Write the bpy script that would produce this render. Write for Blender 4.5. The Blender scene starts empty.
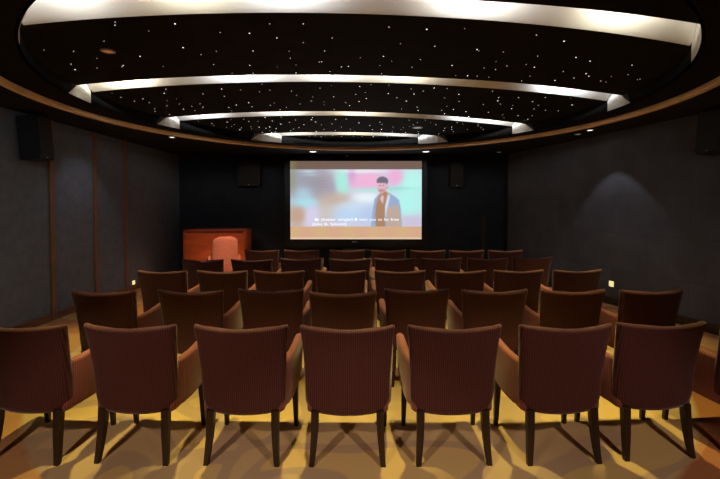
import bpy, bmesh, math, random
from mathutils import Vector, Matrix
PI = math.pi
SC = bpy.context.scene
COL = SC.collection

# ------------------------------------------------------------------ camera, world, exposure
cam = bpy.data.cameras.new('camera'); camo = bpy.data.objects.new('camera', cam); COL.objects.link(camo)
cam.sensor_width = 36.0; cam.lens = 20.0
cam.shift_y = -0.0343
cam.clip_start = 0.05
camo.location = (0, 0, 1.65)
camo.rotation_euler = (PI/2 - math.radians(1.4), 0, 0)
SC.camera = camo
SC.view_settings.view_transform = 'Standard'
SC.view_settings.look = 'None'
SC.view_settings.gamma = 1.0
SC.view_settings.exposure = 0.0
SC.view_settings.use_curve_mapping = False
w = bpy.data.worlds.new('world'); SC.world = w; w.use_nodes = True
w.node_tree.nodes['Background'].inputs[0].default_value = (0.02, 0.022, 0.03, 1)
w.node_tree.nodes['Background'].inputs[1].default_value = 0.3
SC.cycles.use_denoising = True
SC.cycles.max_bounces = 6
SC.cycles.sample_clamp_indirect = 4.0

def unproject(px, py, z):
    """the point of the plane at height z that the photograph shows at this place"""
    p = math.radians(1.4); u = (px-360)/400; v = (239.5-24.7-py)/400
    dx, dy, dz = u, math.cos(p)+v*math.sin(p), -math.sin(p)+v*math.cos(p)
    t = (z-1.65)/dz
    return dx*t, dy*t
def spot(name, loc, target, watts, colr, cone=80, blend=0.5, size=0.04):
    l = bpy.data.lights.new(name, 'SPOT'); l.energy = watts; l.color = colr
    l.spot_size = math.radians(cone); l.spot_blend = blend; l.shadow_soft_size = size
    o = bpy.data.objects.new(name, l); COL.objects.link(o); o.location = loc
    d = Vector(target) - Vector(loc)
    o.rotation_euler = d.to_track_quat('-Z', 'Y').to_euler()
    return o
def area(name, loc, target, watts, colr, sx, sy):
    l = bpy.data.lights.new(name, 'AREA'); l.shape = 'RECTANGLE'; l.size = sx; l.size_y = sy
    l.energy = watts; l.color = colr
    o = bpy.data.objects.new(name, l); COL.objects.link(o); o.location = loc
    d = Vector(target) - Vector(loc)
    o.rotation_euler = d.to_track_quat('-Z', 'Y').to_euler()
    return o

YEL = (1.0, 0.80, 0.26)
WRM = (1.0, 0.76, 0.66)
# lamps at the back of the hall, behind the camera
spot('rear_spot', (1.85, -0.4, 2.82), (1.1, 1.45, 0), 210, WRM, 60, 0.4, 0.035)
spot('rear_spot', (-1.8, -0.4, 2.82), (-1.1, 1.45, 0), 210, WRM, 60, 0.4, 0.035)
# light troughs of the ceiling: far edge through three points, width at the middle, growth of the width to the sides
ZP = 3.035
U = lambda px, py: unproject(px, py, ZP)
TR = [(U(28, 25), U(360, 14), U(690, 46), 0.24, 0.035),
      (U(91, 92.3), U(360, 82.3), U(606, 101), 0.24, 0.012),
      (U(174, 121.3), U(360, 116), U(517, 127), 0.28, 0.0),
      (U(268, 136.5), U(360, 135.3), U(424, 137.8), 0.33, 0.0)]
def quad(p):
    (x0, y0), (x1, y1), (x2, y2) = p[:3]
    def f(x):
        return (y0*(x-x1)*(x-x2)/((x0-x1)*(x0-x2)) + y1*(x-x0)*(x-x2)/((x1-x0)*(x1-x2)) + y2*(x-x0)*(x-x1)/((x2-x0)*(x2-x1)))
    return f
F = [quad(t) for t in TR]
N = [(lambda x, f=quad(t), t=t: f(x) - t[3] - t[4]*abs(x)) for t in TR]
# down spots fitted inside the light troughs, one line of them over every row
for i, xs, pw, back in ((0, (-2.1, -1.25, -0.4, 0.45, 1.3, 2.15), 215, -0.02),
                        (1, (-2.95, -1.85, -0.75, 0.4, 1.5, 2.5, 3.05), 230, 0.02),
                        (2, (-2.6, -1.3, 0.0, 1.3, 2.5), 230, 0.02),
                        (3, (-1.4, 0.0, 1.1), 170, 0.02)):
    for x in xs:
        y = (F[i](x) + N[i](x))/2
        spot('trough_spot', (x, y, 3.08), (x*1.06, y + back, 0), pw, YEL, 44, 0.75, 0.03)
spot('desk_spot', (-1.7, (F[2](-1.7) + N[2](-1.7))/2 + 0.03, 2.99), (-2.68, 7.85, 0.8), 330, (1.0, 0.66, 0.48), 26, 0.6, 0.03)  # added spot just under the third trough, without a fixture, to brighten the chair
# wall washer beside the right wall, and the lamp over the desk in the far left corner
spot('wall_washer', (3.68, 6.42, 2.83), (3.80, 6.45, 0), 27, (0.86, 0.88, 1.0), 76, 0.25, 0.02)
spot('wall_washer', (-3.75, 6.3, 2.83), (-4.3, 6.2, 0.6), 16, (0.80, 0.87, 1.0), 95, 0.8, 0.05)  # added lamp without a fixture, lifts the left wall
spot('desk_spot', (-3.34, 7.06, 2.825), (-3.0, 8.4, 0.85), 95, (1.0, 0.62, 0.40), 50, 0.7, 0.03)
spot('desk_spot', (-1.07, 9.06, 2.825), (-2.75, 8.1, 0.85), 110, (1.0, 0.62, 0.42), 40, 0.7, 0.03)
# added fill spots, unseen overhead, that brighten the two side walls
spot('side_fill', (-2.7, 0.6, 2.84), (-4.4, 5.4, 1.1), 250, (0.88, 0.92, 1.0), 60, 1.0, 0.08)
spot('side_fill', (2.9, 0.6, 2.84), (4.25, 6.0, 1.3), 100, (0.92, 0.94, 1.0), 56, 1.0, 0.08)

# ------------------------------------------------------------------ materials
def mat(name, col, rough=0.6, spec=0.3, metal=0.0, noise=None, bump=None, emit=None, es=1.0, sheen=0.0):
    m = bpy.data.materials.new(name); m.use_nodes = True
    nt = m.node_tree; b = nt.nodes['Principled BSDF']
    b.inputs['Base Color'].default_value = (*col, 1); b.inputs['Roughness'].default_value = rough
    b.inputs['Specular IOR Level'].default_value = spec; b.inputs['Metallic'].default_value = metal
    if sheen: b.inputs['Sheen Weight'].default_value = sheen; b.inputs['Sheen Roughness'].default_value = 0.4
    tc = nt.nodes.new('ShaderNodeTexCoord')
    if noise:
        sc, amt, stretch = noise
        mp = nt.nodes.new('ShaderNodeMapping'); mp.inputs['Scale'].default_value = stretch
        n = nt.nodes.new('ShaderNodeTexNoise'); n.inputs['Scale'].default_value = sc; n.inputs['Detail'].default_value = 5
        r = nt.nodes.new('ShaderNodeValToRGB')
        r.color_ramp.elements[0].position = 0.3; r.color_ramp.elements[1].position = 0.7
        r.color_ramp.elements[0].color = (*[c*(1-amt) for c in col], 1)
        r.color_ramp.elements[1].color = (*[min(1, c*(1+amt)) for c in col], 1)
        nt.links.new(tc.outputs['Object'], mp.inputs[0]); nt.links.new(mp.outputs[0], n.inputs['Vector'])
        nt.links.new(n.outputs['Fac'], r.inputs[0]); nt.links.new(r.outputs[0], b.inputs['Base Color'])
        if bump:
            bp = nt.nodes.new('ShaderNodeBump'); bp.inputs['Strength'].default_value = bump; bp.inputs['Distance'].default_value = 0.01
            nt.links.new(n.outputs['Fac'], bp.inputs['Height']); nt.links.new(bp.outputs[0], b.inputs['Normal'])
    if emit:
        b.inputs['Emission Color'].default_value = (*emit, 1); b.inputs['Emission Strength'].default_value = es
    return m

def fabric_mat(name, dark, light, axis):
    """ribbed pinstripe upholstery: fine ribs across one object axis"""
    m = bpy.data.materials.new(name); m.use_nodes = True
    nt = m.node_tree; b = nt.nodes['Principled BSDF']; L = nt.links.new
    b.inputs['Roughness'].default_value = 0.72; b.inputs['Specular IOR Level'].default_value = 0.25
    b.inputs['Sheen Weight'].default_value = 0.32; b.inputs['Sheen Roughness'].default_value = 0.35
    b.inputs['Sheen Tint'].default_value = (1.0, 0.93, 0.93, 1)
    tc = nt.nodes.new('ShaderNodeTexCoord')
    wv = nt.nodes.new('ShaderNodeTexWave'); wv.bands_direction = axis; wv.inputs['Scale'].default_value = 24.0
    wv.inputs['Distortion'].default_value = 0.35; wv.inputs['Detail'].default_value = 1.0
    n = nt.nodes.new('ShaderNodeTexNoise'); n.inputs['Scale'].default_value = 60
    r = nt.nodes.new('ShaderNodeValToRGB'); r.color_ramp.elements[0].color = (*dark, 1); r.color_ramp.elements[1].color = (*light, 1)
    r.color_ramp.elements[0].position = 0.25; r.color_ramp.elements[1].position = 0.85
    bp = nt.nodes.new('ShaderNodeBump'); bp.inputs['Strength'].default_value = 0.4; bp.inputs['Distance'].default_value = 0.003
    L(tc.outputs['Object'], wv.inputs['Vector']); L(tc.outputs['Object'], n.inputs['Vector'])
    mx = nt.nodes.new('ShaderNodeMath'); mx.operation = 'MULTIPLY_ADD'
    L(n.outputs['Fac'], mx.inputs[0]); mx.inputs[1].default_value = 0.25; L(wv.outputs['Fac'], mx.inputs[2])
    L(mx.outputs[0], r.inputs[0]); L(r.outputs[0], b.inputs['Base Color'])
    L(wv.outputs['Fac'], bp.inputs['Height']); L(bp.outputs[0], b.inputs['Normal'])
    return m

M = {}
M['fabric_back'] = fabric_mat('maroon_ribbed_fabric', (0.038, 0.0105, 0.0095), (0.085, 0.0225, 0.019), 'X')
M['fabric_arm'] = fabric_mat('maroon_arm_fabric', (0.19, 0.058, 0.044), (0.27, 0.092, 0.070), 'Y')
M['legwood'] = mat('dark_leg_wood', (0.020, 0.010, 0.007), 0.4, 0.4, noise=(8, 0.4, (6, 6, 0.6)))
M['ceil_low'] = mat('black_blue_soffit', (0.014, 0.015, 0.020), 0.75, 0.15, noise=(3, 0.15, (1, 1, 1)))
M['ceil_ring'] = mat('black_ring', (0.010, 0.010, 0.011), 0.8, 0.1)
M['star_black'] = mat('star_panel_black', (0.012, 0.0115, 0.011), 0.85, 0.1, noise=(5, 0.2, (1, 1, 1)))
M['trough'] = mat('white_trough_paint', (0.82, 0.82, 0.80), 0.6, 0.3)
M['cornice'] = mat('tan_wood_cornice', (0.90, 0.62, 0.34), 0.5, 0.3, noise=(4, 0.15, (1, 1, 1)))
M['batten'] = mat('brown_wood_batten', (0.15, 0.065, 0.03), 0.5, 0.3, noise=(6, 0.35, (4, 4, 0.4)))
M['skirting'] = mat('skirting_wood', (0.13, 0.055, 0.025), 0.45, 0.3, noise=(6, 0.3, (0.4, 0.4, 4)))
M['wall_left'] = mat('blue_grey_fabric_wall', (0.105, 0.112, 0.130), 0.9, 0.1, noise=(9, 0.12, (1, 1, 1)), bump=0.15)
M['wall_front'] = mat('dark_front_wall', (0.020, 0.023, 0.030), 0.85, 0.1, noise=(6, 0.15, (1, 1, 1)))
M['wall_rear'] = mat('dark_rear_wall', (0.03, 0.03, 0.035), 0.9, 0.1)
M['black'] = mat('black_plastic', (0.008, 0.008, 0.009), 0.5, 0.3)
M['grille'] = mat('speaker_grille', (0.018, 0.015, 0.012), 0.7, 0.2, noise=(120, 0.5, (1, 1, 1)))
M['metal'] = mat('grey_metal', (0.5, 0.5, 0.5), 0.35, 0.5, metal=1.0)
M['rim'] = mat('fixture_rim', (0.35, 0.33, 0.3), 0.4, 0.4)
M['lampoff_glow'] = mat('unlit_lamp_glow', (0.45, 0.20, 0.10), 0.4, 0.4, emit=(0.8, 0.32, 0.14), es=0.25)  # unlit lamp, its brownish brightness put in as emission
M['lampdim'] = mat('faint_lamp', (0.4, 0.4, 0.4), 0.4, 0.4, emit=(0.8, 0.8, 0.85), es=0.35)
M['lampon'] = mat('lit_lamp', (0.9, 0.9, 0.9), 0.4, 0.4, emit=(1.0, 0.95, 0.9), es=3.0)
M['star'] = mat('star_point', (1, 1, 1), 0.4, 0.4, emit=(1.0, 0.95, 0.85), es=2.0)
M['star_faint'] = mat('star_point_faint', (1, 1, 1), 0.4, 0.4, emit=(1.0, 0.92, 0.80), es=0.9)
for k in ('star', 'star_faint', 'lampon', 'lampdim', 'lampoff_glow'):
    M[k].cycles.emission_sampling = 'NONE'
M['plate'] = mat('cream_glow_plate', (0.88, 0.80, 0.50), 0.4, 0.4, emit=(1.0, 0.86, 0.38), es=0.85)
M['slot'] = mat('socket_slot', (0.25, 0.2, 0.12), 0.5, 0.3)
M['desk'] = mat('red_brown_desk_wood', (0.42, 0.085, 0.022), 0.4, 0.35, noise=(3, 0.3, (0.5, 1, 3)))
M['desktop'] = mat('dark_desk_edge', (0.22, 0.05, 0.02), 0.4, 0.35)
M['salmon'] = mat('salmon_upholstery', (0.62, 0.20, 0.13), 0.7, 0.2, noise=(40, 0.1, (1, 1, 1)))

def right_wall_mat():
    m = mat('charcoal_panel_wall', (0.075, 0.075, 0.085), 0.9, 0.1)
    nt = m.node_tree; b = nt.nodes['Principled BSDF']; L = nt.links.new
    tc = nt.nodes.new('ShaderNodeTexCoord'); mp = nt.nodes.new('ShaderNodeMapping')
    mp.inputs['Rotation'].default_value = (PI/2, 0, PI/2)
    cx = nt.nodes.new('ShaderNodeSeparateXYZ'); cb = nt.nodes.new('ShaderNodeCombineXYZ')
    L(tc.outputs['Object'], cx.inputs[0]); L(cx.outputs['Y'], cb.inputs['X']); L(cx.outputs['Z'], cb.inputs['Y'])
    br = nt.nodes.new('ShaderNodeTexBrick'); br.inputs['Scale'].default_value = 1.0
    br.inputs['Brick Width'].default_value = 1.2; br.inputs['Row Height'].default_value = 0.6
    br.inputs['Mortar Size'].default_value = 0.008; br.inputs['Mortar Smooth'].default_value = 0.6
    br.inputs['Color1'].default_value = (0.070, 0.070, 0.079, 1); br.inputs['Color2'].default_value = (0.080, 0.079, 0.088, 1)
    br.inputs['Mortar'].default_value = (0.058, 0.058, 0.065, 1)
    n = nt.nodes.new('ShaderNodeTexNoise'); n.inputs['Scale'].default_value = 2.5; n.inputs['Detail'].default_value = 6
    mx = nt.nodes.new('ShaderNodeMix'); mx.data_type = 'RGBA'; mx.blend_type = 'MULTIPLY'; mx.inputs[0].default_value = 0.6
    r = nt.nodes.new('ShaderNodeValToRGB'); r.color_ramp.elements[0].position = 0.3; r.color_ramp.elements[0].color = (0.6, 0.6, 0.6, 1)
    r.color_ramp.elements[1].position = 0.75; r.color_ramp.elements[1].color = (1.2, 1.2, 1.2, 1)
    L(cb.outputs[0], br.inputs['Vector']); L(tc.outputs['Object'], n.inputs['Vector']); L(n.outputs['Fac'], r.inputs[0])
    L(br.outputs['Color'], mx.inputs[6]); L(r.outputs[0], mx.inputs[7]); L(mx.outputs[2], b.inputs['Base Color'])
    bp = nt.nodes.new('ShaderNodeBump'); bp.inputs['Strength'].default_value = 0.12; bp.inputs['Distance'].default_value = 0.01
    L(br.outputs['Fac'], bp.inputs['Height']); bp.invert = True; L(bp.outputs[0], b.inputs['Normal'])
    return m
M['wall_right'] = right_wall_mat()

CY, RR, RO, CO = 5.05, 3.70, 3.32, 5.14        # rotunda centre, cornice radius, star opening radius
def carpet_mat():
    """golden round field with large mauve swirls, orange-brown surround"""
    m = mat('patterned_carpet', (0.5, 0.35, 0.15), 0.95, 0.05)
    nt = m.node_tree; b = nt.nodes['Principled BSDF']; L = nt.links.new
    tc = nt.nodes.new('ShaderNodeTexCoord')
    vs = nt.nodes.new('ShaderNodeVectorMath'); vs.operation = 'SUBTRACT'; vs.inputs[1].default_value = (0, CY, 0)
    ln = nt.nodes.new('ShaderNodeVectorMath'); ln.operation = 'LENGTH'
    L(tc.outputs['Object'], vs.inputs[0]); L(vs.outputs[0], ln.inputs[0])
    ins = nt.nodes.new('ShaderNodeMapRange'); ins.inputs[1].default_value = 3.27; ins.inputs[2].default_value = 3.31
    L(ln.outputs['Value'], ins.inputs[0])
    # swirl: distorted noise bands with sharp edges
    n = nt.nodes.new('ShaderNodeTexNoise'); n.inputs['Scale'].default_value = 0.9; n.inputs['Detail'].default_value = 0.5; n.inputs['Distortion'].default_value = 1.6
    L(tc.outputs['Object'], n.inputs['Vector'])
    r1 = nt.nodes.new('ShaderNodeValToRGB'); e = r1.color_ramp.elements
    e[0].position = 0.44; e[0].color = (0.60, 0.43, 0.20, 1)
    e[1].position = 0.455; e[1].color = (0.50, 0.35, 0.19, 1)
    a = r1.color_ramp.elements.new(0.56); a.color = (0.50, 0.35, 0.19, 1)
    a = r1.color_ramp.elements.new(0.575); a.color = (0.66, 0.46, 0.18, 1)
    L(n.outputs['Fac'], r1.inputs[0])
    r2 = nt.nodes.new('ShaderNodeValToRGB'); e = r2.color_ramp.elements
    e[0].position = 0.47; e[0].color = (0.42, 0.17, 0.065, 1)
    e[1].position = 0.49; e[1].color = (0.52, 0.27, 0.10, 1)
    L(n.outputs['Fac'], r2.inputs[0])
    mx = nt.nodes.new('ShaderNodeMix'); mx.data_type = 'RGBA'
    L(ins.outputs[0], mx.inputs[0]); L(r1.outputs[0], mx.inputs[6]); L(r2.outputs[0], mx.inputs[7])
    pn = nt.nodes.new('ShaderNodeTexNoise'); pn.inputs['Scale'].default_value = 180; L(tc.outputs['Object'], pn.inputs['Vector'])
    rr = nt.nodes.new('ShaderNodeValToRGB'); rr.color_ramp.elements[0].color = (0.85, 0.85, 0.85, 1); rr.color_ramp.elements[1].color = (1.1, 1.1, 1.1, 1)
    L(pn.outputs['Fac'], rr.inputs[0])
    m2 = nt.nodes.new('ShaderNodeMix'); m2.data_type = 'RGBA'; m2.blend_type = 'MULTIPLY'; m2.inputs[0].default_value = 1
    L(mx.outputs[2], m2.inputs[6]); L(rr.outputs[0], m2.inputs[7]); L(m2.outputs[2], b.inputs['Base Color'])
    bp = nt.nodes.new('ShaderNodeBump'); bp.inputs['Strength'].default_value = 0.3; bp.inputs['Distance'].default_value = 0.004
    L(pn.outputs['Fac'], bp.inputs['Height']); L(bp.outputs[0], b.inputs['Normal'])
    return m
M['carpet'] = carpet_mat()

# ------------------------------------------------------------------ helpers
def obj(name, bm, m, parent=None, smooth=False):
    me = bpy.data.meshes.new(name)
    bmesh.ops.recalc_face_normals(bm, faces=bm.faces)
    bm.to_mesh(me); bm.free()
    me.materials.append(m)
    if smooth:
        for p in me.polygons: p.use_smooth = True
        try: me.set_sharp_from_angle(angle=math.radians(50))
        except Exception: pass
    o = bpy.data.objects.new(name, me); COL.objects.link(o)
    if parent: o.parent = parent
    return o
def tag(o, label=None, cat=None, group=None, kind=None):
    if label: o['label'] = label
    if cat: o['category'] = cat
    if group: o['group'] = group
    if kind: o['kind'] = kind
    return o
def thing(name, label, cat, loc=(0, 0, 0), rz=0.0, group=None):
    o = bpy.data.objects.new(name, None); COL.objects.link(o); o.location = loc; o.rotation_euler = (0, 0, rz)
    o.empty_display_size = 0.1
    return tag(o, label, cat, group)
def box(bm, x0, x1, y0, y1, z0, z1, bev=0.0):
    r = bmesh.ops.create_cube(bm, size=1)
    bmesh.ops.scale(bm, vec=(x1-x0, y1-y0, z1-z0), verts=r['verts'])
    bmesh.ops.translate(bm, vec=((x0+x1)/2, (y0+y1)/2, (z0+z1)/2), verts=r['verts'])
    if bev:
        es = list({e for v in r['verts'] for e in v.link_edges})
        bmesh.ops.bevel(bm, geom=es, offset=bev, segments=2, affect='EDGES')
    return bm
def B(): return bmesh.new()
def loft(bm, rings, cap=True):
    vs = [[bm.verts.new(p) for p in r] for r in rings]; n = len(vs[0])
    for a, b_ in zip(vs, vs[1:]):
        for i in range(n):
            j = (i+1) % n
            bm.faces.new((a[i], a[j], b_[j], b_[i]))
    if cap:
        bm.faces.new(vs[0]); bm.faces.new(list(reversed(vs[-1])))
    return bm
def rrect(w, h, r, n=4):
    """rounded rectangle ring, centre 0, half sizes w, h"""
    r = min(r, w*0.98, h*0.98); pts = []
    for cx, cy, a0 in ((w-r, h-r, 0), (-(w-r), h-r, 90), (-(w-r), -(h-r), 180), (w-r, -(h-r), 270)):
        for k in range(n+1):
            a = math.radians(a0 + 90*k/n); pts.append((cx + r*math.cos(a), cy + r*math.sin(a)))
    return pts
def cyl(bm, x, y, z0, z1, r0, r1=None, n=20):
    r1 = r0 if r1 is None else r1
    loft(bm, [[(x+r0*math.cos(2*PI*i/n), y+r0*math.sin(2*PI*i/n), z0) for i in range(n)],
              [(x+r1*math.cos(2*PI*i/n), y+r1*math.sin(2*PI*i/n), z1) for i in range(n)]])
    return bm

# ------------------------------------------------------------------ room shell
XL = -4.40; YF = 9.75; YB = -1.8
def xr(y): return 4.13 - 0.235*(y - 6.8)
bm = B(); box(bm, -4.6, 6.4, YB-0.1, YF+0.1, -0.1, 0); tag(obj('floor', bm, M['carpet']), kind='structure')
bm = B(); box(bm, XL-0.1, XL, YB, YF, 0, 3.6); tag(obj('wall_left', bm, M['wall_left']), kind='structure')
bm = B(); box(bm, XL-0.1, 3.6, YF, YF+0.1, 0, 3.6); tag(obj('wall_front', bm, M['wall_front']), kind='structure')
bm = B(); box(bm, XL-0.1, 6.4, YB-0.1, YB, 0, 3.6); tag(obj('wall_rear', bm, M['wall_rear']), kind='structure')
# right wall: a slab running towards the screen, its end face left free before the front wall
bm = B()
a, b_ = Vector((xr(YB), YB, 0)), Vector((xr(9.47), 9.47, 0)); nrm = Vector((0.235, 0, 0)).normalized()
ring = [a, b_, b_ + Vector((0.12, 0, 0)), a + Vector((0.12, 0, 0))]
loft(bm, [[(p.x, p.y, 0) for p in ring], [(p.x, p.y, 3.6) for p in ring]])
tag(obj('wall_right', bm, M['wall_right']), kind='structure')
bm = B(); box(bm, 3.5, 3.6, 9.47, YF, 0, 3.6); tag(obj('wall_recess', bm, M['wall_front']), kind='structure')

# lower ceiling with the round opening
ZL, ZR, ZT = 2.85, 2.90, 3.30
def holed_slab(bm, r, z0, z1, x0, x1, y0, y1, n=160):
    inner, outer = [], []
    for i in range(n):
        a = 2*PI*i/n; c, s = math.cos(a), math.sin(a)
        inner.append((r*c, CY + r*s))
        t = min(((x1 if c > 0 else x0)/c) if abs(c) > 1e-9 else 1e9, ((y1-CY if s > 0 else y0-CY)/s) if abs(s) > 1e-9 else 1e9)
        outer.append((t*c, CY + t*s))
    for k, (cxn, cyn) in enumerate(((x0, y0), (x1, y0), (x0, y1), (x1, y1))):
        j = min(range(n), key=lambda i: (outer[i][0]-cxn)**2 + (outer[i][1]-cyn)**2); outer[j] = (cxn, cyn)
    R = {}
    for z in (z0, z1):
        R[z] = ([bm.verts.new((x, y, z)) for x, y in inner], [bm.verts.new((x, y, z)) for x, y in outer])
    for i in range(n):
        j = (i+1) % n
        bm.faces.new((R[z0][0][i], R[z0][0][j], R[z0][1][j], R[z0][1][i]))
        bm.faces.new((R[z1][0][i], R[z1][0][j], R[z1][1][j], R[z1][1][i]))
        bm.faces.new((R[z0][0][i], R[z0][0][j], R[z1][0][j], R[z1][0][i]))
        bm.faces.new((R[z0][1][i], R[z0][1][j], R[z1][1][j], R[z1][1][i]))
bm = B(); holed_slab(bm, RR, ZL, ZL+0.04, -4.4, 6.2, YB, YF)
tag(obj('ceiling', bm, M['ceil_low']), kind='structure')
def annulus(bm, profile, n=192, cy=CY):
    """profile: closed list of (r, z)"""
    vs = [[bm.verts.new((r*math.cos(2*PI*i/n), cy + r*math.sin(2*PI*i/n), z)) for r, z in profile] for i in range(n)]
    m_ = len(profile)
    for i in range(n):
        for k in range(m_):
            l = (k+1) % m_
            bm.faces.new((vs[i][k], vs[i][l], vs[(i+1) % n][l], vs[(i+1) % n][k]))
bm = B(); n = 192; ring4 = []
for i in range(n):
    c, s_ = math.cos(2*PI*i/n), math.sin(2*PI*i/n)
    ring4.append([bm.verts.new(v) for v in ((RO*c, CO+RO*s_, ZR), ((RR+0.1)*c, CY+(RR+0.1)*s_, ZR), ((RR+0.1)*c, CY+(RR+0.1)*s_, ZR+0.03), (RO*c, CO+RO*s_, ZR+0.03))])
for i in range(n):
    for k in range(4): bm.faces.new((ring4[i][k], ring4[i][(k+1) % 4], ring4[(i+1) % n][(k+1) % 4], ring4[(i+1) % n][k]))
tag(obj('ceiling_ring', bm, M['ceil_ring']), kind='structure')
bm = B(); annulus(bm, [(RR-0.035, ZR-0.001), (RR-0.035, ZL+0.018), (RR-0.022, ZL-0.006), (RR+0.018, ZL-0.014), (RR+0.032, ZL-0.001), (RR-0.002, ZL-0.001), (RR-0.002, ZR-0.001)])
tag(obj('trim_1', bm, M['cornice'], smooth=True), kind='structure')
bm = B(); box(bm, -4.5, 6.3, YB, YF+0.1, ZT+0.001, ZT+0.06)
tag(obj('ceiling_upper', bm, M['trough']), kind='structure')

RP = RO + 0.05
def panel(name, lo, hi, label):
    bm = B(); xs = [-RP + 2*RP*i/240 for i in range(241)]; cols = []
    for x in xs:
        c = math.sqrt(max(0, RP*RP - x*x))
        y0 = max(CO-c, lo(x)) if lo else CO-c
        y1 = min(CO+c, hi(x)) if hi else CO+c
        cols.append((x, y0, y1) if y1 > y0 + 1e-4 else None)
    prev = None; first = last = None
    for c in cols:
        if c is None: prev = None; continue
        x, y0, y1 = c
        q = [bm.verts.new(v) for v in ((x, y0, ZP), (x, y1, ZP), (x, y1, ZP+0.03), (x, y0, ZP+0.03))]
        if prev is None: bm.faces.new(q)
        else:
            for i in range(4):
                j = (i+1) % 4; bm.faces.new((prev[i], prev[j], q[j], q[i]))
        prev = q; last = q
    bm.faces.new(last)
    o = obj(name, bm, M['star_black']); tag(o, label, 'ceiling panel', 'black star panels of the round ceiling')
    return o
fns = [(None, N[0]), (F[0], N[1]), (F[1], N[2]), (F[2], N[3]), (F[3], None)]
labs = ['black starlit ceiling panel nearest the camera, before the first and widest light strip',
        'broad black starlit ceiling panel between the nearest and the second light strip',
        'black starlit ceiling panel between the second and the third light strip',
        'black starlit ceiling panel between the third and the farthest light strip',
        'thin black starlit ceiling panel beyond the farthest light strip, towards the screen']
panels = [panel('star_ceiling_panel', lo, hi, lb) for (lo, hi), lb in zip(fns, labs)]
# side wall of the raised opening: black, white where it closes the end of a trough
def wall_arc(bm, a0, a1, n, r=RO, taper=0.0, nt=0):
    rings = []
    for i in range(n+1):
        a = a0 + (a1-a0)*i/n; c, s = math.cos(a), math.sin(a)
        zb = ZR + taper*(ZP-ZR)*max(0.0, (i-nt)/(n-nt)) if taper else ZR
        rings.append([(r*c, CO+r*s, zb), ((r+0.02)*c, CO+(r+0.02)*s, zb), ((r+0.02)*c, CO+(r+0.02)*s, ZT), (r*c, CO+r*s, ZT)])
    loft(bm, rings)
def ang_where(fn, side):
    """angle on the opening where y = fn(x), side -1 left / +1 right"""
    best = None
    for i in range(0, 3600):
        a = (PI/2 + side*(-PI)*i/3600)
        x = RO*math.cos(a); y = CO + RO*math.sin(a)
        d = y - fn(x)
        if best is not None and best[0] > 0 >= d: return a
        best = (d, a)
    return a
cuts = {}
for sd in (-1, 1):
    cuts[sd] = [(ang_where(lambda x, i=i: F[i](x), sd), ang_where(lambda x, i=i: N[i](x), sd)) for i in range(4)]
liners = []
for i in range(4):
    for sd in (-1, 1):
        a0, a1 = cuts[sd][i]; liners.append((a0, a1, i, sd))
        bm = B(); rings = []; da = 0.17/RO*(1 if a1 > a0 else -1)
        for k in range(15):      # lower edge reaches a little further back than the upper one
            f = k/14; ab = a0 + (a1+da-a0)*f; at_ = a0 + (a1-a0)*f
            rings.append([(q*math.cos(a_), CO+q*math.sin(a_), z_) for q, a_, z_ in ((RO-0.006, ab, ZR+0.001), (RO-0.001, ab, ZR+0.001), (RO-0.001, at_, ZP-0.002), (RO-0.001, at_, ZT-0.05), (RO-0.006, at_, ZT-0.05), (RO-0.006, at_, ZP-0.002))])
        loft(bm, rings)
        liners[-1] = liners[-1] + (obj('trough_end', bm, M['trough'], smooth=True),)
bm = B()
def arcs(sd):
    seq = []
    prev = PI/2
    for i in (3, 2, 1, 0):
        a0, a1 = cuts[sd][i]; seq.append((prev, a0)); prev = a1
    return [(PI/2, PI/2 - sd*PI)]
for sd in (-1, 1):
    for a0, a1 in arcs(sd): wall_arc(bm, a0, a1, 96)
tag(obj('ceiling_side', bm, M['ceil_ring']), kind='structure')
# troughs: a white lip along the far edge, the end pieces, as one thing each
tl = ['nearest and widest curved light strip across the starry ceiling',
      'second curved light strip from the camera across the starry ceiling',
      'third curved light strip from the camera across the starry ceiling',
      'farthest and shortest curved light strip in the starry ceiling, above the screen']
TUBES = {0: [(-2.15, 0.75, 10), (-1.2, 0.6, 6), (-0.5, 0.7, 7), (0.85, 0.75, 11), (2.05, 0.8, 10)],
         1: [(-2.75, 0.8, 11), (-1.3, 1.0, 10), (-0.3, 0.8, 7), (0.5, 0.6, 6), (2.55, 0.9, 12)],
         2: [(-2.5, 0.8, 9), (-1.2, 1.0, 8), (0.0, 1.0, 8), (1.75, 0.35, 6), (2.3, 0.6, 9)],
         3: [(-1.3, 0.8, 8), (-0.1, 1.0, 8), (0.8, 0.7, 7)]}
COLT = [(1.0, 0.97, 0.90), (1.0, 0.93, 0.72), (0.95, 0.98, 1.0)]
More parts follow.
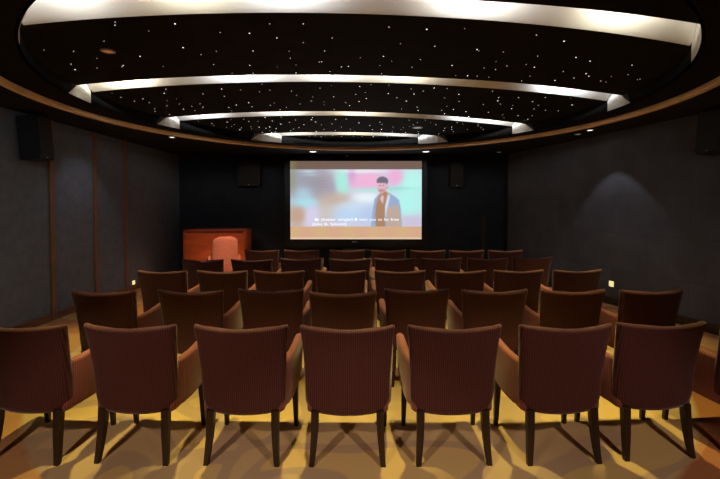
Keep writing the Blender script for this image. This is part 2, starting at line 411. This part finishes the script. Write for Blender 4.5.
for i in range(4):
    t = thing('light_trough', tl[i], 'light', (0, F[i](0)-0.1, ZP), 0, 'curved light strips of the ceiling')
    inv = Matrix.Translation(-Vector(t.location))
    # reflector: curved white sheet hanging just under the slab, sloping down to the far lip
    bm = B(); rings = []
    rc = RO - 0.009
    for k in range(241):
        x = -rc + 2*rc*k/240; c = math.sqrt(max(0.0, rc*rc - x*x))
        ya, yb = N[i](x) - 0.22, F[i](x) - 0.003
        y0, y1 = max(ya, CO-c), min(yb, CO+c)
        if y1 - y0 < 0.01: continue
        zz = lambda y: ZP + (0.20 + 0.015*(0.5-(y-ya)/(yb-ya))*2 if (y-ya)/(yb-ya) < 0.5 else 0.001 + 0.199*(1-(y-ya)/(yb-ya))*2)
        ym = (y0+y1)/2
        rings.append([(x, y0, zz(y0)), (x, ym, zz(ym)), (x, y1, zz(y1)), (x, y1+0.0025, zz(y1)), (x, y1+0.0025, zz(y1)+0.02), (x, ym, zz(ym)+0.025), (x, y0, zz(y0)+0.02)])
    loft(bm, rings)
    bm.transform(inv)
    obj('reflector', bm, M['trough'], t, smooth=True)
    for a0, a1, j, sd, o in liners:
        if j == i:
            o.data.transform(inv); o.parent = t
    for k, (x, ln, pw) in enumerate(TUBES[i]):
        y = N[i](x) - 0.12
        area('trough_tube', (x, y, ZP+0.055), (x, y+0.22, ZP+0.19), pw*(1.15 if i == 0 else 1.9), COLT[(k+i) % 3], ln*0.5, 0.05)

# stars: small fibre points in each panel
random.seed(7)
def px2pt(px, py, z):
    """a point of the ceiling seen at this place of the photograph, on the plane z"""
    return unproject(px, py, z)
near = [(208,38),(135,58),(333,62),(414,64),(470,38),(563,38),(490,77),(563,90),(643,77),(230,104),(322,114),(280,123),(424,113),(524,114),(622,113),(111,128),(61,157),(315,151),(415,153),(543,152),(614,143),(688,156),(366,175),(637,170),(543,174),(42,33)]
near = [(100+a/2.77, 10+b/2.77) for a, b in near]
near2 = [(80,47),(185,53),(290,51),(489,69),(565,86),(112,93),(207,100),(324,109),(397,116),(492,127),(65,128),(1,132),(167,137),(598,131),(55,153),(144,158),(255,153),(344,160),(407,155),(483,158),(471,183),(563,170),(626,176),(696,184),(60,176),(298,182),(357,186),(448,196),(540,195)]
near += [(360+a/2.77, 10+b/2.77) for a, b in near2]
near += [(44,50),(71,64),(75,69.5),(97,68),(115,25),(590,61),(606,82),(640,79),(632,65)]
sm_big = B(); bmesh.ops.create_uvsphere(sm_big, u_segments=8, v_segments=5, radius=1)
star_src = obj('fibre_light', sm_big, M['star'], panels[1]); big_me = star_src.data
faint_me = big_me.copy(); faint_me.materials[0] = M['star_faint']
used = False
def star(parent, x, y, r, bright):
    global used
    if not used: o = star_src; used = True
    else: o = star_src.copy(); COL.objects.link(o)
    o.parent = parent; o.data = big_me if bright else faint_me
    o.location = (x, y, ZP - 0.001); o.scale = (r, r, r*0.5)
for k, (px, py) in enumerate(near):
    x, y = px2pt(px, py, ZP)
    if F[0](x) < y < N[1](x): star(panels[1], x, y, 0.0058 if k % 3 == 0 else 0.0042, k % 3 != 1)
for i, cnt in ((0, 14), (1, 22), (2, 98), (3, 80), (4, 26)):
    lo, hi = fns[i]; pts = []
    tries = 0
    while len(pts) < cnt and tries < 20000:
        tries += 1
        x = random.uniform(-3.1, 3.1); y = random.uniform(CY-3.1, CY+3.1)
        if i == 0: y = random.uniform(2.0, 2.8)
        if x*x + (y-CO)**2 > 3.15**2: continue
        if lo and y < lo(x)+0.06: continue
        if hi and y > hi(x)-0.06: continue
        if i == 1 and random.random() < 0.8 and y < 3.8: continue
        if any((x-a)**2 + (y-c)**2 < 0.14**2 for a, c in pts): continue
        pts.append((x, y))
    for x, y in pts:
        s = y*0.0010*random.choice((0.8, 1.0, 1.3)); star(panels[i], x, y, s, random.random() < 0.55)

# ------------------------------------------------------------------ wall dressing
def batten(x, y0, y1, name='wall_batten', label=None, x1=None):
    bm = B(); box(bm, x, x+0.025, y0, y1, 0, ZL, 0.004)
    return tag(obj(name, bm, M['batten']), label, 'wall trim', 'wooden battens on the walls')
bl = {5.70: 'brown wood batten on the left wall, nearest to the camera in view',
      6.64: 'brown wood batten on the left wall, second from the camera',
      7.50: 'brown wood batten on the left wall just before the small low glowing plate'}
for y in (4.76, 5.70, 6.64, 7.50):
    lb = bl.get(y, 'brown wood batten on the left wall beside the camera, out of view')
    batten(XL, y-0.045, y+0.045, label=lb)
bm = B(); box(bm, 2.98, 3.06, YF-0.02, YF, 0, 1.4, 0.003)
tag(obj('wall_batten', bm, M['legwood']), 'faint dark batten on the front wall near the far right corner', 'wall trim', 'wooden battens on the walls')
bm = B()
box(bm, XL, XL+0.02, YB, 5.655, 0, 0.11, 0.003)
for y0, y1 in ((5.745, 6.595), (6.685, 7.455), (7.545, YF)): box(bm, XL, XL+0.02, y0, y1, 0, 0.11, 0.003)
tag(obj('baseboard_left', bm, M['skirting']), kind='structure')
bm = B()
r_ = [(xr(YB)-0.022, YB), (xr(9.46)-0.022, 9.46), (xr(9.46)-0.001, 9.46), (xr(YB)-0.001, YB)]
loft(bm, [[(x, y, 0) for x, y in r_], [(x, y, 0.12) for x, y in r_]])
tag(obj('baseboard_right', bm, M['legwood']), kind='structure')
bm = B(); box(bm, XL+0.03, 3.48, YF-0.02, YF, 0, 0.1, 0.003)
tag(obj('baseboard_front', bm, M['legwood']), kind='structure')

def glow_plate(loc, rz, label, s=0.05):  # bright square plate, its glow set as emission of the material
    t = thing('glow_plate', label, 'light', loc, rz, 'small glowing plates low on the side walls')
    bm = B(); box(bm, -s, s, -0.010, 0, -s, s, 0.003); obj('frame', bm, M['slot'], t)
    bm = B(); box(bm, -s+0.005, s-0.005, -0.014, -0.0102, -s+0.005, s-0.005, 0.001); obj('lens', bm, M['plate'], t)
ys = 6.6; glow_plate((xr(ys)-0.002, ys, 0.345), -PI/2 + math.atan(0.235), 'small square cream glowing plate low on the right wall')
glow_plate((XL+0.001, 7.72, 0.14+0.0), PI/2, 'small square cream glowing plate low on the left wall')

def speaker(loc, rz, w_, d_, h_, tilt, label, back):
    """wall speaker; local -Y faces the room, origin at the wall"""
    t = thing('wall_speaker', label, 'speaker', loc, rz, 'black loudspeakers on the walls')
    bm = B(); box(bm, -w_/2, w_/2, -d_, 0, -h_/2, h_/2, 0.012)
    R = Matrix.Translation((0, -0.05, 0)) @ Matrix.Rotation(-tilt, 4, 'X'); bm.transform(R); obj('cabinet', bm, M['black'], t)
    bm = B(); box(bm, -w_/2+0.015, w_/2-0.015, -d_-0.012, -d_-0.0005, -h_/2+0.05, h_/2-0.015, 0.004); bm.transform(R); obj('grille', bm, M['grille'], t)
    bm = B(); box(bm, -0.012, 0.012, -d_-0.006, -d_-0.0005, -h_/2+0.016, -h_/2+0.032); bm.transform(R); obj('badge', bm, M['metal'], t)
    bm = B(); box(bm, -0.05, 0.05, -0.07, 0, -0.06, 0.06, 0.004); obj('bracket', bm, M['black'], t)
speaker((XL+0.001, 5.22, 2.50), PI/2, 0.26, 0.26, 0.56, math.radians(5), 'black loudspeaker high on the left wall', 0)
yy = 4.98; speaker((xr(yy)-0.002, yy, 2.53), -PI/2 + math.atan(0.235), 0.30, 0.26, 0.52, math.radians(5), 'black loudspeaker high on the right wall, cut by the photo edge', 0)
speaker((-2.63, YF-0.001, 2.42), 0, 0.52, 0.22, 0.62, 0, 'wide black loudspeaker on the front wall left of the screen', 0)
speaker((2.30, YF-0.001, 2.38), 0, 0.30, 0.22, 0.60, 0, 'narrow black loudspeaker on the front wall right of the screen', 0)

# downlights
def downlight(px, py, z, lamp, label, r=0.055):
    x, y = px2pt(px, py, z)
    t = thing('downlight', label, 'downlight', (x, y, z), 0, 'small round downlights in the ceiling')
    bm = B(); n = 24; prof = [(r*0.72, -0.002), (r*0.85, -0.010), (r, -0.008), (r*1.06, 0.0), (r*0.72, 0.0)]
    vs = [[bm.verts.new((a*math.cos(2*PI*i/n), a*math.sin(2*PI*i/n), zz)) for a, zz in prof] for i in range(n)]
    for i in range(n):
        for k in range(5): bm.faces.new((vs[i][k], vs[i][(k+1) % 5], vs[(i+1) % n][(k+1) % 5], vs[(i+1) % n][k]))
    obj('rim', bm, M['rim'], t, smooth=True)
    bm = B(); cyl(bm, 0, 0, -0.004, -0.0005, r*0.74, n=20); obj('lamp', bm, lamp, t)
    return x, y
downlight(172, 137, ZL, M['lampon'], 'small lit downlight in the lower ceiling at far left')
downlight(313, 151.5, ZL, M['lampon'], 'small lit downlight above the left end of the screen', 0.10)
downlight(426, 151.5, ZL, M['lampon'], 'small lit downlight above the right end of the screen', 0.10)
downlight(590, 130, ZL, M['lampon'], 'small lit downlight in the lower ceiling beside the right wall')
downlight(578, 134, ZL, M['lampdim'], 'dim small downlight just left of the lit one by the right wall')
downlight(499, 152, ZL, M['lampdim'], 'dim small downlight above the far right corner')
downlight(347, 155.5, ZL, M['lampdim'], 'dim small downlight above the middle of the screen', 0.05)
downlight(108, 51, ZP, M['lampoff_glow'], 'unlit brownish downlight with an added glow in the broad star panel, upper left', 0.058)
downlight(417.5, 127.5, ZP, M['lampdim'], 'dim grey downlight in the star panel above the screen', 0.09)

# ------------------------------------------------------------------ projection screen
def lin(c): return tuple((v/255/12.92 if v/255 <= 0.04045 else ((v/255+0.055)/1.055)**2.4) for v in c)
def attr_emit(name, strength):
    m = bpy.data.materials.new(name); m.use_nodes = True; nt = m.node_tree
    b = nt.nodes['Principled BSDF']; b.inputs['Base Color'].default_value = (0.05, 0.05, 0.05, 1); b.inputs['Roughness'].default_value = 0.9
    b.inputs['Specular IOR Level'].default_value = 0.0
    a = nt.nodes.new('ShaderNodeAttribute'); a.attribute_name = 'picture'
    nt.links.new(a.outputs['Color'], b.inputs['Emission Color']); b.inputs['Emission Strength'].default_value = strength
    return m
SY = 9.50
def sx(px): return (px-360)/400*SY
def sz(py): return 1.65 + (205-py)/400*SY
def sstep(a, b, t):
    t = max(0.0, min(1.0, (t-a)/(b-a))); return t*t*(3-2*t)
def blend(c, d, k): return tuple(c[i]*(1-k) + d[i]*k for i in range(3))
BL = [  # cx, cy, rx, ry, colour, strength: soft shapes of the blurred street behind the man
 (300,180,16,20,(150,150,165),1), (293,180,4,12,(140,142,100),1), (318,184,14,14,(150,140,152),1), (308,171.5,8,1.6,(215,245,250),.9),
 (311,175,8,1.6,(180,222,228),.8), (304,193,9,7,(175,228,246),1), (305,202,12,5,(165,236,250),1), (297,216,8,11,(192,152,122),1),
 (312,217,7,12,(214,206,238),1), (333,200,15,8,(196,168,150),1), (327,214,9,12,(205,188,176),.8), (342,182,6.5,10,(158,243,222),1),
 (331,188,5,8,(160,150,175),.6), (352,176,4,8,(215,150,205),.8), (367,181,17,8,(246,172,214),1), (362,171.5,20,1.6,(240,240,248),.9), (396,177,7,7,(244,165,212),1),
 (366,198,12,5,(235,245,250),1), (350,206,18,5,(205,222,240),1), (348,215,20,9,(184,213,243),1), (368,216,9,10,(180,198,236),1),
 (412,183,11,12,(180,250,238),1), (408,203,15,11,(172,250,238),1), (372,190,16,2.2,(168,235,220),.9), (400,188.5,22,1.6,(140,226,208),.8),
 (345,223,45,3,(205,200,222),.7), (412,221,12,5.5,(203,190,216),1)]
def shade(px, py):
    if py < 169.3:
        return blend((128,118,80), (116,94,84), sstep(291, 300, px))
    if py > 226.2:
        c = blend((212,175,132), (214,168,138), 0.5+0.5*math.sin(px*0.23))
        return blend(c, (228,202,172), sstep(236.8, 238.5, py))
    acc = [202*.16, 212*.16, 226*.16]; wt = 0.16
    for cx, cy, rx, ry, c, k in BL:
        q = ((px-cx)/rx)**2 + ((py-cy)/ry)**2
        g = k*math.exp(-1.5*q)
        for i in range(3): acc[i] += g*c[i]
        wt += g
    c = tuple(a/wt for a in acc)
    c = blend(c, (245,250,255), 0.05*max(0, math.sin(py*2.1+math.sin(px*0.12)*1.5)))
    # the man: coat, shirt, face, hair
    def inpoly(P):
        r = False
        for i in range(len(P)):
            (x1, y1), (x2, y2) = P[i], P[i-1]
            if (y1 > py) != (y2 > py) and px < (x2-x1)*(py-y1)/(y2-y1)+x1: r = not r
        return r
    if inpoly([(379,194),(374.5,199),(372.5,212),(371,226.5),(402,226.5),(401,210),(399,200),(395,196.5),(389,193)]): c = (150,172,208)
    if inpoly([(388,208),(397,204),(401,214),(401,226.5),(386,226.5)]): c = (190,168,156)
    if inpoly([(379,195),(376,206),(375,218),(376,226.5),(385,226.5),(386,206),(389,193.5),(384,190)]): c = (172,132,104)
    if inpoly([(380,199),(382,194),(384,197),(383,204),(381.5,202)]): c = (222,190,190)
    if inpoly([(385,206),(388,193),(390,197),(387,210),(385,222)]): c = (215,218,235)
    if ((px-381.8)/4.6)**2 + ((py-187)/6.3)**2 < 1: c = (228,182,196) if py < 188.5 else (217,160,170)
    if ((px-381.5)/2.6)**2 + ((py-190.6)/0.7)**2 < 1: c = (190,125,135)
    for ex in (379.8, 383.4):
        if ((px-ex)/1.1)**2 + ((py-185.6)/0.6)**2 < 1: c = (150,120,140)
    if ((px-382.4)/5.8)**2 + ((py-181.2)/4.6)**2 < 1 and (py < 183 or px > 386.0): c = (112,108,124)
    if ((px-387)/1.2)**2 + ((py-187.5)/1.8)**2 < 1: c = (215,165,175)
    return c
_sh = shade
def shade(px, py):
    """the picture is a little out of focus"""
    if py < 169.3 or py > 226.2: return _sh(px, py)
    acc = [0, 0, 0]
    for dx, dy, k in ((0, 0, .28), (.7, 0, .12), (-.7, 0, .12), (0, .6, .12), (0, -.6, .12), (.6, .5, .06), (-.6, .5, .06), (.6, -.5, .06), (-.6, -.5, .06)):
        c = _sh(px+dx, min(226.1, max(169.4, py+dy)))
        for i in range(3): acc[i] += k*c[i]
    return tuple(acc)
t = thing('projection_screen', 'wide projection screen on the front wall showing a man in a blurred street', 'screen', (0, SY, 0.8))
NX, NZ = 264, 156
x0, x1, z0, z1 = sx(290.4), sx(421.6), sz(239.2), sz(161.2)
me = bpy.data.meshes.new('screen_picture')
vs = [(x0+(x1-x0)*i/NX, 0.0, z0+(z1-z0)*j/NZ-0.8) for j in range(NZ+1) for i in range(NX+1)]
fs = [(j*(NX+1)+i, j*(NX+1)+i+1, (j+1)*(NX+1)+i+1, (j+1)*(NX+1)+i) for j in range(NZ) for i in range(NX)]
me.from_pydata(vs, [], fs)
at = me.color_attributes.new('picture', 'FLOAT_COLOR', 'POINT')
buf = []
for j in range(NZ+1):
    for i in range(NX+1):
        px = 290.4 + 131.2*i/NX; py = 239.2 - 78.0*j/NZ
        buf += [*lin(shade(px, py)), 1.0]
at.data.foreach_set('color', buf)
me.materials.append(attr_emit('projected_picture', 1.0))
o = bpy.data.objects.new('screen_picture', me); COL.objects.link(o); o.parent = t
bm = B(); box(bm, x0-0.02, x1+0.02, 0.004, 0.03, z0-0.82, z1-0.78); obj('backing', bm, M['black'], t)
bm = B(); fw = 0.13
for a in ((x0-fw, x0, z0-fw*1.4, z1+0.09), (x1, x1+fw, z0-fw*1.4, z1+0.09), (x0, x1, z0-fw*1.4, z0), (x0, x1, z1, z1+0.09)):
    box(bm, a[0], a[1], -0.025, 0.04, a[2]-0.8, a[3]-0.8)
obj('frame', bm, M['black'], t)
bm = B(); box(bm, sx(352), sx(357), -0.03, -0.025, sz(242.4)-0.8, sz(241.0)-0.8); obj('badge', bm, M['metal'], t)
for k, (xx) in enumerate((x0+0.3, x1-0.3)):
    bm = B(); box(bm, xx-0.04, xx+0.04, 0.03, YF-SY-0.001, 1.0, 1.1); obj('wall_bracket', bm, M['black'], t)
tm = bpy.data.materials.new('subtitle_light'); tm.use_nodes = True
tb = tm.node_tree.nodes['Principled BSDF']; tb.inputs['Emission Color'].default_value = (0.95, 0.93, 1.0, 1); tb.inputs['Emission Strength'].default_value = 1.0
tm.cycles.emission_sampling = 'NONE'
def text(s, px, py, wpx):
    cu = bpy.data.curves.new('subtitle', 'FONT'); cu.body = s; cu.size = 0.085; cu.offset = 0.0012
    tmp = bpy.data.objects.new('subtitle_tmp', cu); COL.objects.link(tmp)
    dg = bpy.context.evaluated_depsgraph_get(); m_ = bpy.data.meshes.new_from_object(tmp.evaluated_get(dg))
    bpy.data.objects.remove(tmp)
    xs = [v.co.x for v in m_.vertices]; k = (sx(px+wpx)-sx(px))/(max(xs)-min(xs))
    for v in m_.vertices: v.co = Vector(((v.co.x-min(xs))*k + sx(px), -0.004, v.co.y + sz(py)-0.8))
    m_.materials.clear(); m_.materials.append(tm)
    o = bpy.data.objects.new('subtitle_word', m_); COL.objects.link(o); o.parent = t
def line(s, px, py, wpx):
    words = s.split(); n = sum(len(q) for q in words) + len(words) - 1; c = 0
    for q in words:
        text(q, px + wpx*c/n, py, wpx*len(q)/n); c += len(q)+1
line('My (better single) I want you to be free', 315, 220.6, 84)
line('James B. Symmetry', 312, 225.2, 35)

t = thing('floor_speaker', 'low black box on the floor below the middle of the screen', 'speaker', ((356-360)/400*SY, SY-0.02, 0))
bm = B(); box(bm, -0.31, 0.31, -0.36, 0.0, 0.02, 0.62, 0.012); obj('cabinet', bm, M['black'], t)
bm = B(); box(bm, -0.28, 0.28, -0.372, -0.3605, 0.06, 0.58, 0.004); obj('grille', bm, M['grille'], t)
for dx in (-0.25, 0.25):
    for dy in (-0.3, -0.06):
        bm = B(); cyl(bm, dx, dy, 0, 0.0195, 0.025, n=12); obj('foot', bm, M['black'], t)

# ------------------------------------------------------------------ desk and its chair, far left
t = thing('reception_desk', 'red-brown wooden desk against the front wall left of the screen', 'desk', (-3.20, 8.72, 0))
hw = 0.665
bm = B(); box(bm, -hw+0.02, hw-0.02, 0.03, 0.58, 0.08, 1.07, 0.004); obj('body', bm, M['desk'], t)
bm = B(); box(bm, -hw, hw, -0.01, 0.62, 1.071, 1.11, 0.006); obj('worktop', bm, M['desktop'], t)
for s in (-1, 1):
    bm = B(); box(bm, s*(hw-0.015)-0.014, s*(hw-0.015)+0.014, 0.0, 0.60, 0.0, 1.07, 0.003); obj('side_panel', bm, M['desk'], t)
for k in range(2):
    xa = -hw+0.05 + k*0.66
    bm = B(); box(bm, xa, xa+0.63, 0.014, 0.0295, 0.14, 1.03, 0.004); obj('front_panel', bm, M['desk'], t)
bm = B(); box(bm, -hw+0.04, hw-0.04, 0.06, 0.56, 0, 0.079); obj('plinth', bm, M['black'], t)

t = thing('high_back_chair', 'salmon upholstered chair with a rounded high back in front of the red-brown desk', 'chair', (-2.66, 7.75, 0), math.radians(28))
bm = B(); rings = []
for k in range(19):
    v = k/18; z = 0.30 + 0.76*v
    ww = 0.255 - 0.03*v
    if z > 0.92: q = (z-0.92)/0.14; ww *= math.sqrt(max(0.02, 1 - 0.93*q*q))
    th = 0.045*(1-0.25*v) if k < 18 else 0.02
    yb = -0.22 - 0.10*v
    rings.append([(a, yb + b + 0.42*a*a*3.2, z) for a, b in rrect(ww, th, th*0.8, 4)])
# subdivide the back section across by inserting points
def dense(r, n=5):
    out = []
    for i in range(len(r)):
        p, q = Vector(r[i]), Vector(r[(i+1) % len(r)])
        m_ = n if (q-p).length > 0.15 else 1
        for k in range(m_): out.append(p.lerp(q, k/m_))
    return out
rings = []
for k in range(19):
    v = k/18; z = 0.30 + 0.76*v; ww = 0.255 - 0.03*v
    if z > 0.96: q = (z-0.96)/0.10; ww *= math.sqrt(max(0.05, 1 - 0.80*q*q))
    th = 0.045*(1-0.25*v) if k < 18 else 0.02
    base = [(a, b) for a, b in rrect(ww, th, th*0.8, 3)]
    pts = []
    for i in range(len(base)):
        p, q2 = base[i], base[(i+1) % len(base)]
        wide = (abs(q2[0]-p[0]) > ww*0.8)
        for kk in range(10 if wide else 1):
            f = kk/(10 if wide else 1); pts.append((p[0]+(q2[0]-p[0])*f, p[1]+(q2[1]-p[1])*f))
    rings.append([(a, -0.22-0.10*v + b + 1.6*a*a, z) for a, b in pts])
loft(bm, rings); obj('backrest', bm, M['salmon'], t, smooth=True)
bm = B()
loft(bm, [[(a, b+0.02, z) for a, b in rrect(s_, s_*0.95, 0.06, 4)] for z, s_ in ((0.30, 0.22), (0.32, 0.235), (0.42, 0.24), (0.45, 0.23), (0.46, 0.20))])
obj('seat', bm, M['salmon'], t, smooth=True)
for s in (-1, 1):
    bm = B(); rings = []
    for y, zt in ((-0.16, 0.70), (-0.05, 0.67), (0.1, 0.64), (0.2, 0.62), (0.235, 0.58)):
        zb = 0.32; rings.append([(s*0.265 + a, y, (zt+zb)/2 + b) for a, b in rrect(0.03, (zt-zb)/2, 0.028, 3)])
    loft(bm, rings); obj('armrest', bm, M['salmon'], t, smooth=True)
    for yy_ in (-0.2, 0.2):
        bm = B(); loft(bm, [[(s*0.20*k_ + a, yy_*k_ + b, z) for a, b in rrect(h_, h_, 0.004, 2)] for z, h_, k_ in ((0, 0.014, 1.08), (0.305, 0.022, 1.0))]); obj('leg', bm, M['legwood'], t)

# ------------------------------------------------------------------ theatre armchairs
def interp(tab, z):
    for (a, va), (b, vb) in zip(tab, tab[1:]):
        if z <= b: return va + (vb-va)*(z-a)/(b-a) if z >= a else va
    return tab[-1][1]
Z0, Z1 = 0.328, 0.895
def section(ww, th, n=14):
    base = rrect(ww, th, th*0.85, 3); pts = []
    for i in range(len(base)):
        p, q = base[i], base[(i+1) % len(base)]; m_ = n if abs(q[0]-p[0]) > ww*0.8 else 1
        for k in range(m_): pts.append((p[0]+(q[0]-p[0])*k/m_, p[1]+(q[1]-p[1])*k/m_))
    return pts
def make_back():
    bm = B(); rings = []; zs = [0, .004, .012, .026, .045, .07, .10, .15, .2, .26, .32, .38, .44, .49, .53, .545, .556, .563, .567]
    W = [(0, 0.265), (0.10, 0.271), (0.25, 0.275), (0.42, 0.284), (0.52, 0.295), (0.58, 0.303)]
    Yc = [(0, -0.205), (0.2, -0.222), (0.4, -0.255), (0.58, -0.298)]
    for h in zs:
        ww = interp(W, h); r = 0.085
        if h < r: ww = ww - r + math.sqrt(max(0, r*r - (r-h)**2)) 
        th = 0.036 - 0.008*h/0.58
        top = 0.567 - h
        rt = 0.022
        if top < rt:
            s_ = math.sqrt(max(0.0, 1-((rt-top)/rt)**2)); ww = ww - rt*(1-s_)*0.9; th = th*max(0.25, s_)
        if h < 0.02: th = th*(0.55 + 0.45*h/0.02)
        yc = interp(Yc, h)
        ring = []
        for a, b in section(ww, th):
            u = a/0.29
            z = Z0 + h
            if h > 0.35: z += -0.014*(1-u*u)*((h-0.35)/0.23) + 0.006*abs(u)**6*((h-0.35)/0.23)
            if h < 0.15: z += -0.018*(1-u*u)*(1-h/0.15)
            ring.append((a, yc + b + 0.055*u*u, z))
        rings.append(ring)
    return loft(bm, rings)
def make_arm(s):
    bm = B(); rings = []
    tab = [  # y, xc, half thickness, bottom z, top z
        (-0.200, 0.232, 0.018, 0.35, 0.625), (-0.18, 0.238, 0.026, 0.340, 0.640), (-0.10, 0.260, 0.028, 0.325, 0.650), (0.0, 0.272, 0.028, 0.330, 0.662), (0.10, 0.278, 0.029, 0.345, 0.680),
        (0.17, 0.280, 0.029, 0.365, 0.694), (0.215, 0.281, 0.029, 0.385, 0.698), (0.240, 0.281, 0.028, 0.40, 0.692), (0.254, 0.281, 0.023, 0.415, 0.675), (0.260, 0.281, 0.014, 0.44, 0.645)]
    for y, xc, th, zb, zt in tab:
        ring = []
        for a, b in rrect(th, (zt-zb)/2, 0.027, 4):
            f = b/((zt-zb)/2)
            ring.append((s*(xc + a + 0.012*f*(0.5+y)), y, (zt+zb)/2 + b))
        rings.append(ring)
    return loft(bm, rings)
def make_chair():
    t = thing('theatre_armchair', '-', 'armchair')
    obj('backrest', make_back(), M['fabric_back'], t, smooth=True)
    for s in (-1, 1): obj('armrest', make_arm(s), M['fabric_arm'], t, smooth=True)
    bm = B(); loft(bm, [[(a, b+0.025, z) for a, b in rrect(sw, sd_, 0.05, 4)] for z, sw, sd_ in
        ((0.385, 0.235, 0.205), (0.395, 0.252, 0.212), (0.445, 0.256, 0.214), (0.468, 0.246, 0.206), (0.478, 0.215, 0.18))])
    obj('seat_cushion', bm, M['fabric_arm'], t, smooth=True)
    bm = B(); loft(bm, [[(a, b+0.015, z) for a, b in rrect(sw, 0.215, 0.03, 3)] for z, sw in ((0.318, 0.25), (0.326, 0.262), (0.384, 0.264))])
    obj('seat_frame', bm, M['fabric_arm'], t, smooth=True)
    for s in (-1, 1):
        bm = B(); rings = []
        for z, x, y, h in ((0, 0.226, -0.240, 0.0165), (0.08, 0.219, -0.226, 0.019), (0.17, 0.212, -0.215, 0.0215), (0.26, 0.209, -0.205, 0.0235), (0.34, 0.208, -0.200, 0.024)):
            rings.append([(s*x + a, y + b, z) for a, b in rrect(h, h, 0.005, 2)])
        loft(bm, rings); obj('leg', bm, M['legwood'], t)
        bm = B(); rings = []
        for z, x, y, h in ((0, 0.262, 0.228, 0.0145), (0.36, 0.258, 0.205, 0.023)):
            rings.append([(s*x + a, y + b, z) for a, b in rrect(h, h, 0.005, 2)])
        loft(bm, rings); obj('leg', bm, M['legwood'], t)
    return t
def copy_tree(o):
    r = o.copy(); COL.objects.link(r)
    for ch in o.children:
        c = ch.copy(); COL.objects.link(c); c.parent = r
    return r
ROWS = [
 ('nearest row', [(22.5, 325.2), (130.5, 325.5), (241, 326.2), (347.4, 326.6), (454.5, 326.2), (565.3, 325.6), (660.8, 323.2), (764, 321.5)]),
 ('second row', [(103.4, 290.8), (190.4, 290.6), (271, 289.4), (342.5, 292.3), (417.1, 288.9), (494.8, 289.9), (572.8, 290), (651.5, 289.8)]),
 ('third row', [(162, 270.6), (222.2, 270.6), (278.8, 270.5), (340.7, 270.3), (400, 270.4), (460.8, 270.4), (518.6, 270), (577.5, 269.8)]),
 ('fourth row', [(202.6, 259.3), (251.9, 259.3), (300.8, 258.1), (349.8, 258.4), (395, 257.9), (441.5, 257.7), (487.8, 257.9), (532.6, 256.8)]),
 ('farthest row', [(261.7, 249.6), (301.7, 249.5), (347, 249.5), (388.3, 249.6), (428.0, 249.9), (466.9, 250), (505.4, 250)])]
ORD = ['leftmost', 'second from the left', 'third from the left', 'fourth from the left', 'fifth from the left', 'sixth from the left', 'seventh from the left', 'rightmost']
FULL = {(0, 0): 'dark maroon ribbed armchair cut by the left photo edge, in the row nearest the camera',
        (0, 7): 'maroon armchair in the nearest row showing only one arm at the right edge'}
proto = make_chair(); first = True
for r, (rn, chairs) in enumerate(ROWS):
    for k, (cx, ty) in enumerate(chairs):
        x, d = unproject(cx, ty + 0.6, 0.890); x *= 1 + 0.035/d
        c = proto if first else copy_tree(proto); first = False
        rz = 0.035*x; yc = d + 0.262
        c.location = (x - 0.29*math.sin(rz)*1.0, yc, 0); c.rotation_euler = (0, 0, rz)
        last_ = k == len(chairs)-1
        c['label'] = FULL.get((r, k), f"{'maroon pinstriped' if r == 0 else 'dark brown'} upholstered armchair, {'rightmost' if last_ else ORD[k]} of the {rn}" + (' from the camera' if r in (1, 2, 3) else ''))
        c['group'] = 'upholstered armchairs in rows facing the screen'
